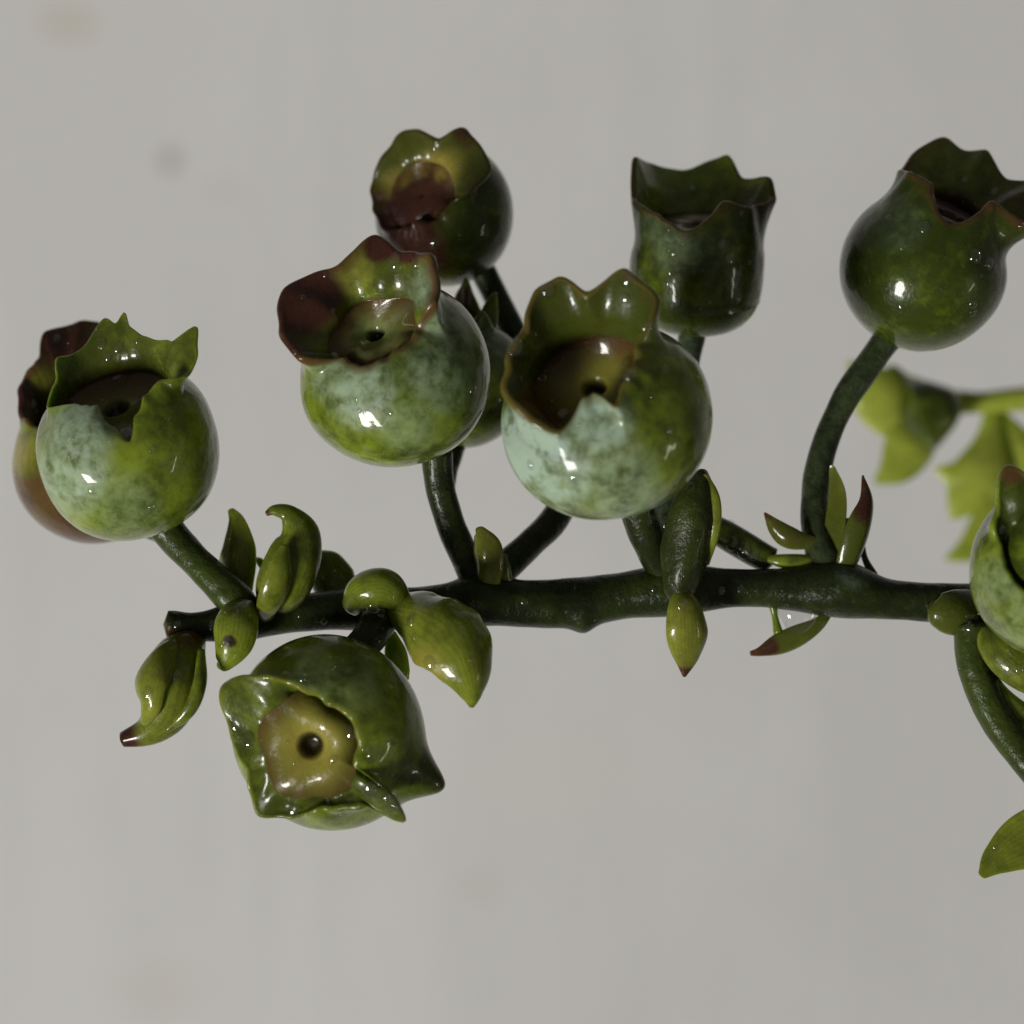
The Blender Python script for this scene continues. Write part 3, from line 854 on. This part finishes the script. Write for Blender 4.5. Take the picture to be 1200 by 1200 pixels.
B('bract', [(284, 698, 0.5, 14), (280, 665, 0.6, 25), (281, 640, 0.6, 23), (277, 612, 0.6, 12), (270, 597, 0.6, 4)],
  fold=0.45, cup=0.1, thick=0.22, seed=3, light=0.56, tip=0.4, yellow=0.30, roll=22, wave=0.06)
B('bract', [(316, 724, 0.0, 12), (330, 690, -1.2, 33), (345, 655, -1.5, 33), (350, 625, -1.5, 24), (338, 603, -1.6, 12), (322, 598, -1.7, 7), (312, 602, -1.7, 3)],
  fold=0.0, cup=0.30, thick=0.42, seed=4, light=0.46, tip=0.8, yellow=0.15, roll=-16, wave=0.05, label='tall curved bract with a hooked tip')
B('bract', [(312, 726, -1.0, 8), (318, 700, -2.2, 19), (326, 670, -2.6, 17), (334, 640, -2.5, 6)], cup=0.25, thick=0.4, seed=33, light=0.50, tip=0.0, yellow=0.2, roll=-35, wave=0.06)
B('bract', [(318, 678, 1.4, 4), (306, 660, 1.4, 5), (300, 654, 1.4, 2)], thick=0.6, seed=5, light=0.35)
B('bract', [(402, 700, 1.6, 20), (390, 680, 1.8, 27), (382, 660, 1.9, 20), (374, 648, 1.9, 6)], cup=0.35, thick=0.35, seed=6, light=0.40, tip=0.1)
B('bract', [(410, 712, -1.8, 12), (426, 694, -2.3, 23), (450, 690, -2.5, 25), (470, 705, -2.4, 14), (476, 714, -2.2, 5)],
  cup=0.45, thick=0.40, seed=7, light=0.62, tip=0.0, roll=15)
B('bract', [(452, 712, -0.8, 14), (490, 722, -3.0, 32), (526, 752, -4.6, 46), (546, 788, -5.2, 32), (552, 815, -5.2, 14), (553, 829, -5.1, 3)],
  cup=0.45, thick=0.22, fold=0.05, seed=8, light=0.56, tip=0.5, yellow=0.20, roll=16, wave=0.06, label='broad curved bract arching down beside the lowest berry',
  tint=[(500, 775, 40, 3, 0.7)])
B('bract', [(458, 742, -1, 6), (464, 766, -1.5, 13), (472, 788, -1.6, 9), (477, 797, -1.6, 3)], cup=0.2, thick=0.35, seed=9, light=0.85, tip=0, yellow=0.4)
B('bract', [(572, 682, -0.6, 16), (574, 662, -0.9, 18), (572, 640, -1, 19), (564, 624, -1.1, 10), (559, 619, -1.1, 3)],
  cup=0.15, fold=0.25, thick=0.38, seed=10, light=0.34, tip=0.5, yellow=0.35, roll=30, brown=0.15, wave=0.06)
B('bract', [(592, 682, -0.4, 9), (588, 664, -0.6, 10), (590, 650, -0.7, 4)], cup=0.1, thick=0.5, seed=11, light=0.35, tip=0)
B('bract', [(801, 716, -1.2, 8), (799, 680, -1.8, 24), (805, 632, -2.1, 32), (815, 592, -2.3, 28), (822, 562, -2.2, 15), (825, 551, -2.1, 5)],
  cup=0.25, thick=0.35, fold=0.25, seed=12, mat=M_STALK, light=0.45, tip=0.1, yellow=0.02, roll=-14, wave=0.10, label='large dark bract folded against the stalk of the central berry')
B('bract', [(826, 660, -1.6, 6), (836, 620, -2.2, 9), (836, 585, -2.4, 9), (826, 556, -2.5, 4)], cup=0.3, thick=0.5, seed=13, light=0.55, tip=0.1, roll=30)
B('bract', [(800, 690, -1.9, 9), (802, 712, -2.3, 20), (804, 742, -2.2, 26), (804, 770, -1.8, 16), (802, 793, -1.7, 2)],
  cup=0.2, fold=0.1, thick=0.32, seed=14, light=0.52, tip=1.5, yellow=0.4, roll=12, wave=0.06, label='yellowish bract hanging below the stem with a dark tip', tint=[(798, 775, 18, 1, 0.5)])
tube('side_stalk', [(800, 598, 1.5, 13), (845, 624, 1.2, 17), (875, 642, 1.0, 17), (903, 658, 0.8, 16)], M_BRACT, SPRIG, ORG, 41, light=0.40, n=30)['label'] = 'cut green side stalk dotted with water'
B('bract', [(968, 662, 0.2, 10), (940, 659, 0.0, 10), (915, 657, 0.0, 8), (900, 655, 0.1, 4)], cup=0.2, thick=0.5, seed=15, light=0.55, tip=0.1)
B('bract', [(975, 636, 0.2, 8), (948, 636, 0, 9), (925, 631, -0.1, 14), (910, 619, -0.1, 11), (896, 601, -0.1, 1.5)], cup=0.1, fold=0.2, thick=0.35, roll=20, seed=16, light=0.12, tip=0.8, yellow=0.15, brown=0.38, wave=0.07)
B('bract', [(972, 660, 0.0, 8), (978, 620, 0.0, 13), (981, 580, 0.1, 11), (976, 552, 0.2, 5), (974, 545, 0.2, 2)], cup=-0.3, thick=0.30, roll=30, seed=17, light=0.26, tip=0.6, yellow=0.2, brown=0.2)
B('bract', [(984, 690, 0.2, 10), (994, 652, -0.5, 17), (1006, 615, -0.8, 18), (1015, 586, -0.9, 11), (1011, 557, -0.9, 1.5)],
  cup=0.15, fold=0.3, thick=0.38, seed=18, light=0.14, tip=1.5, yellow=0.1, roll=-38, tint=[(1010, 592, 28, 0, 0.9)], wave=0.06, label='upright bract with a dark red pointed tip')
B('bract', [(1004, 614, 0.5, 7), (990, 613, 0.5, 6), (984, 612, 0.5, 2)], cup=0.1, thick=0.6, seed=19, light=0.3, tip=0)
tube('dry_strand', [(1010, 640, 0.8, 4), (1014, 656, 0.6, 4), (1024, 676, 0.3, 6)], M_STALK, SPRIG, ORG, 42, light=0.5, n=16, segs=10)
B('bract', [(975, 714, 0.2, 4), (958, 732, 0, 9), (935, 745, 0, 14), (910, 756, 0, 13), (890, 764, 0, 6), (879, 766, 0, 3)],
  cup=0.2, thick=0.40, roll=20, seed=20, light=0.28, tip=1.5, yellow=0.2, wave=0.08, label='small wilted bract under the stem with a black tip', tint=[(900, 760, 26, 0, 0.8)])
tube('dry_strand', [(905, 705, 0, 6), (908, 722, 0, 4), (912, 742, 0, 6)], M_BRACT, SPRIG, ORG, 43, light=0.5, n=16, segs=10)
B('bract', [(1155, 712, -0.2, 22), (1122, 718, -1.0, 28), (1100, 716, -1.2, 22), (1089, 712, -1.1, 8)], cup=0.3, thick=0.35, seed=21, light=0.14, tip=0.4, wave=0.06)
tube('side_stalk', [(1140, 735, -1, 24), (1142, 775, -1.2, 22), (1156, 820, -1.4, 20), (1180, 860, -1.6, 20), (1215, 905, -2, 20), (1270, 960, -2, 20), (1310, 1010, -2, 18)],
     M_STALK, SPRIG, ORG, 44, light=0.56, n=60)['label'] = 'long green stalk arching down and out of the picture'
B('bract', [(1140, 732, -1.2, 6), (1172, 760, -2.2, 24), (1205, 790, -2.4, 24), (1235, 812, -2.2, 8)], cup=0.3, thick=0.35, seed=22, light=0.45, tip=0.0)
B('bract', [(1150, 775, -1.2, 8), (1172, 812, -1.4, 10), (1200, 838, -1.4, 14), (1230, 845, -1.4, 10)], cup=0.3, thick=0.35, seed=23, light=0.42, tip=0.0, yellow=0.2)
B('bract', [(1290, 965, -2, 12), (1250, 968, -2, 30), (1205, 985, -2, 34), (1170, 1006, -2, 20), (1150, 1026, -2, 5)], cup=-0.4, thick=0.22, seed=24, wave=0.06,
  light=0.50, tip=0.5, yellow=0.25, roll=-12, label='pointed bract low at the picture edge')

o = B('water_drop', [(936, 708, 0.0, 24), (936, 718, -0.1, 24), (934, 730, -0.1, 19), (930, 742, -0.1, 9), (928, 747, -0.1, 3)], mat=M_WATER, cup=0.0, thick=0.7, seed=25, wave=0.03, nu=24, n=24)
o['label'] = 'clear water drop caught between the stem and the wilted bract'

# ---- the sprig out of focus behind
BK = 30.0
ORG2 = P(1180, 470, BK) * MM
BACK = empty('leafy_sprig', ORG2, 'blurred bright lime green sprig with young leaves far behind the berries', 'leafy sprig')


def bb(pts, **kw):
    kw.setdefault('mat', M_LIME)
    return bract('leaf', [(a, b_, d + BK, w) for a, b_, d, w in pts], BACK, ORG2, **kw)


tube('stem', [(1070, 478, BK, 14), (1110, 472, BK, 15), (1150, 472, BK, 13), (1200, 468, BK, 14), (1280, 462, BK, 15), (1400, 460, BK, 15)], M_LIME, BACK, ORG2, 51, light=0.55, n=50)
bb([(1085, 460, 0, 16), (1055, 466, -1, 34), (1025, 458, -1.5, 34), (1004, 436, -1.5, 14), (994, 424, -1.5, 2)], cup=0.1, thick=0.18, fold=0.15, seed=61, light=0.6, tip=0, yellow=0.1)
bb([(1080, 478, -0.5, 12), (1050, 488, -1.2, 26), (1022, 486, -1.4, 16), (1002, 478, -1.4, 2)], cup=0.1, thick=0.18, fold=0.15, seed=68, light=0.62, tip=0, yellow=0.2)
bb([(1078, 476, -1, 12), (1070, 512, -1.5, 29), (1052, 545, -1.5, 24), (1026, 566, -1.5, 3)], cup=0.2, thick=0.2, fold=0.1, seed=62, light=0.45, tip=0, yellow=0.1)
bract('bud', [(1112, 474, BK - 1, 14), (1094, 480, BK - 2, 36), (1076, 488, BK - 2, 42), (1060, 494, BK - 2, 20)], BACK, ORG2, mat=M_BERRY, cup=0.4, thick=0.7, seed=63, light=0.32, tip=0, yellow=0, tint=[(1085, 480, 60, 2, 0.25)])
bb([(1162, 476, 0, 7), (1160, 515, -0.5, 18), (1150, 555, -1, 34), (1128, 588, -1, 22), (1114, 608, -1, 2)], cup=0.1, thick=0.18, fold=0.1, seed=64, light=0.55, tip=0)
bb([(1190, 540, 0, 14), (1152, 556, -1, 27), (1118, 556, -1, 17), (1096, 549, -1, 2)], cup=0.1, thick=0.18, fold=0.1, seed=65, light=0.62, tip=0)
bb([(1165, 480, 0.5, 7), (1186, 512, 0, 18), (1212, 556, 0, 28), (1238, 604, 0, 3)], cup=0.1, thick=0.18, fold=0.1, seed=66, light=0.58, tip=0)
bb([(1184, 560, 0, 22), (1168, 604, 0, 27), (1142, 638, 0, 19), (1108, 656, 0, 2)], cup=0.1, thick=0.18, fold=0.1, seed=67, light=0.45, tip=0)

# ---- water beads clinging to the sprig (found by looking along lines through the picture, then seated on the surface)
bpy.context.view_layer.update()
dg = bpy.context.evaluated_depsgraph_get()
beads = [(120, 404, 4), (138, 408, 5), (126, 419, 4), (138, 441, 6), (40, 476, 7), (66, 397, 4), (82, 388, 3), (463, 307, 7), (501, 351, 5), (393, 417, 5),
         (381, 322, 3), (355, 348, 3), (509, 285, 5), (642, 341, 7), (736, 327, 8), (604, 407, 7), (659, 485, 8), (673, 561, 6), (738, 440, 7), (809, 570, 5),
         (763, 610, 4), (778, 614, 4), (799, 707, 6), (766, 690, 4), (783, 332, 5), (786, 318, 5), (790, 293, 9), (858, 637, 6), (872, 645, 7), (884, 649, 6),
         (265, 714, 5), (250, 733, 5), (153, 794, 7), (172, 813, 6), (208, 791, 5), (187, 756, 4), (276, 850, 6), (291, 868, 7), (412, 858, 10), (438, 883, 8),
         (433, 925, 10), (464, 938, 10), (344, 949, 9), (410, 936, 5), (437, 713, 8), (448, 719, 6), (482, 723, 6), (481, 728, 6), (503, 777, 8), (1135, 735, 6),
         (1182, 783, 9), (258, 661, 4), (279, 708, 4), (291, 708, 4), (510, 622, 3), (1000, 705, 3), (1142, 300, 7), (1083, 267, 6), (855, 303, 5), (864, 350, 4),
         (1158, 308, 6), (1140, 356, 5), (465, 700, 4), (415, 700, 4), (430, 660, 3), (846, 692, 4), (868, 690, 4), (887, 692, 3), (1160, 985, 4)]
r_ = random.Random(9)
for _ in range(420):
    beads.append((r_.uniform(20, 1198), r_.uniform(160, 1030), r_.choice([1.6, 2.0, 2.4, 3.0, 4.0])))
bv, bf = [], []
camp = Vector(cam.location)
for (x, y, rp) in beads:
    q = Vector(P(x, y, 0) * MM)
    hit, pos, nor, fi, ob, mt = S.ray_cast(dg, camp, (q - camp).normalized())
    if not hit or ob is None or ob.name.startswith('wall') or pos.y > 0.015:
        continue
    n_ = np.array(nor)
    s_ = unit(np.cross(n_, [0.3, 0.2, 0.9]))
    t_ = np.cross(n_, s_)
    rr = min(rp, 7.0) * (1.25 if rp >= 3.5 else 1.0) * PX * MM
    hgt = rr * 0.5
    st = r_.uniform(0.9, 1.35)
    b0 = len(bv)
    nr, nc = 8, 16
    for i in range(nr):
        al = math.pi * (i + 0.5) / nr
        for j in range(nc):
            be = 2 * math.pi * j / nc
            v3 = np.array(pos) + s_ * rr * math.sin(al) * math.cos(be) + t_ * rr * st * math.sin(al) * math.sin(be) + n_ * hgt * (math.cos(al) + 0.25)
            bv.append(v3 - ORG)
    for f_ in grid_faces(nr, nc, True, b0):
        bf.append(f_[::-1])
    bf.append(tuple(b0 + j for j in range(nc)))
    bf.append(tuple(b0 + (nr - 1) * nc + j for j in range(nc))[::-1])
drops = make_obj('water_beads', bv, bf, M_WATER, SPRIG)
drops['kind'] = 'stuff'
drops['label'] = 'tiny clear water beads clinging to berries and bracts'
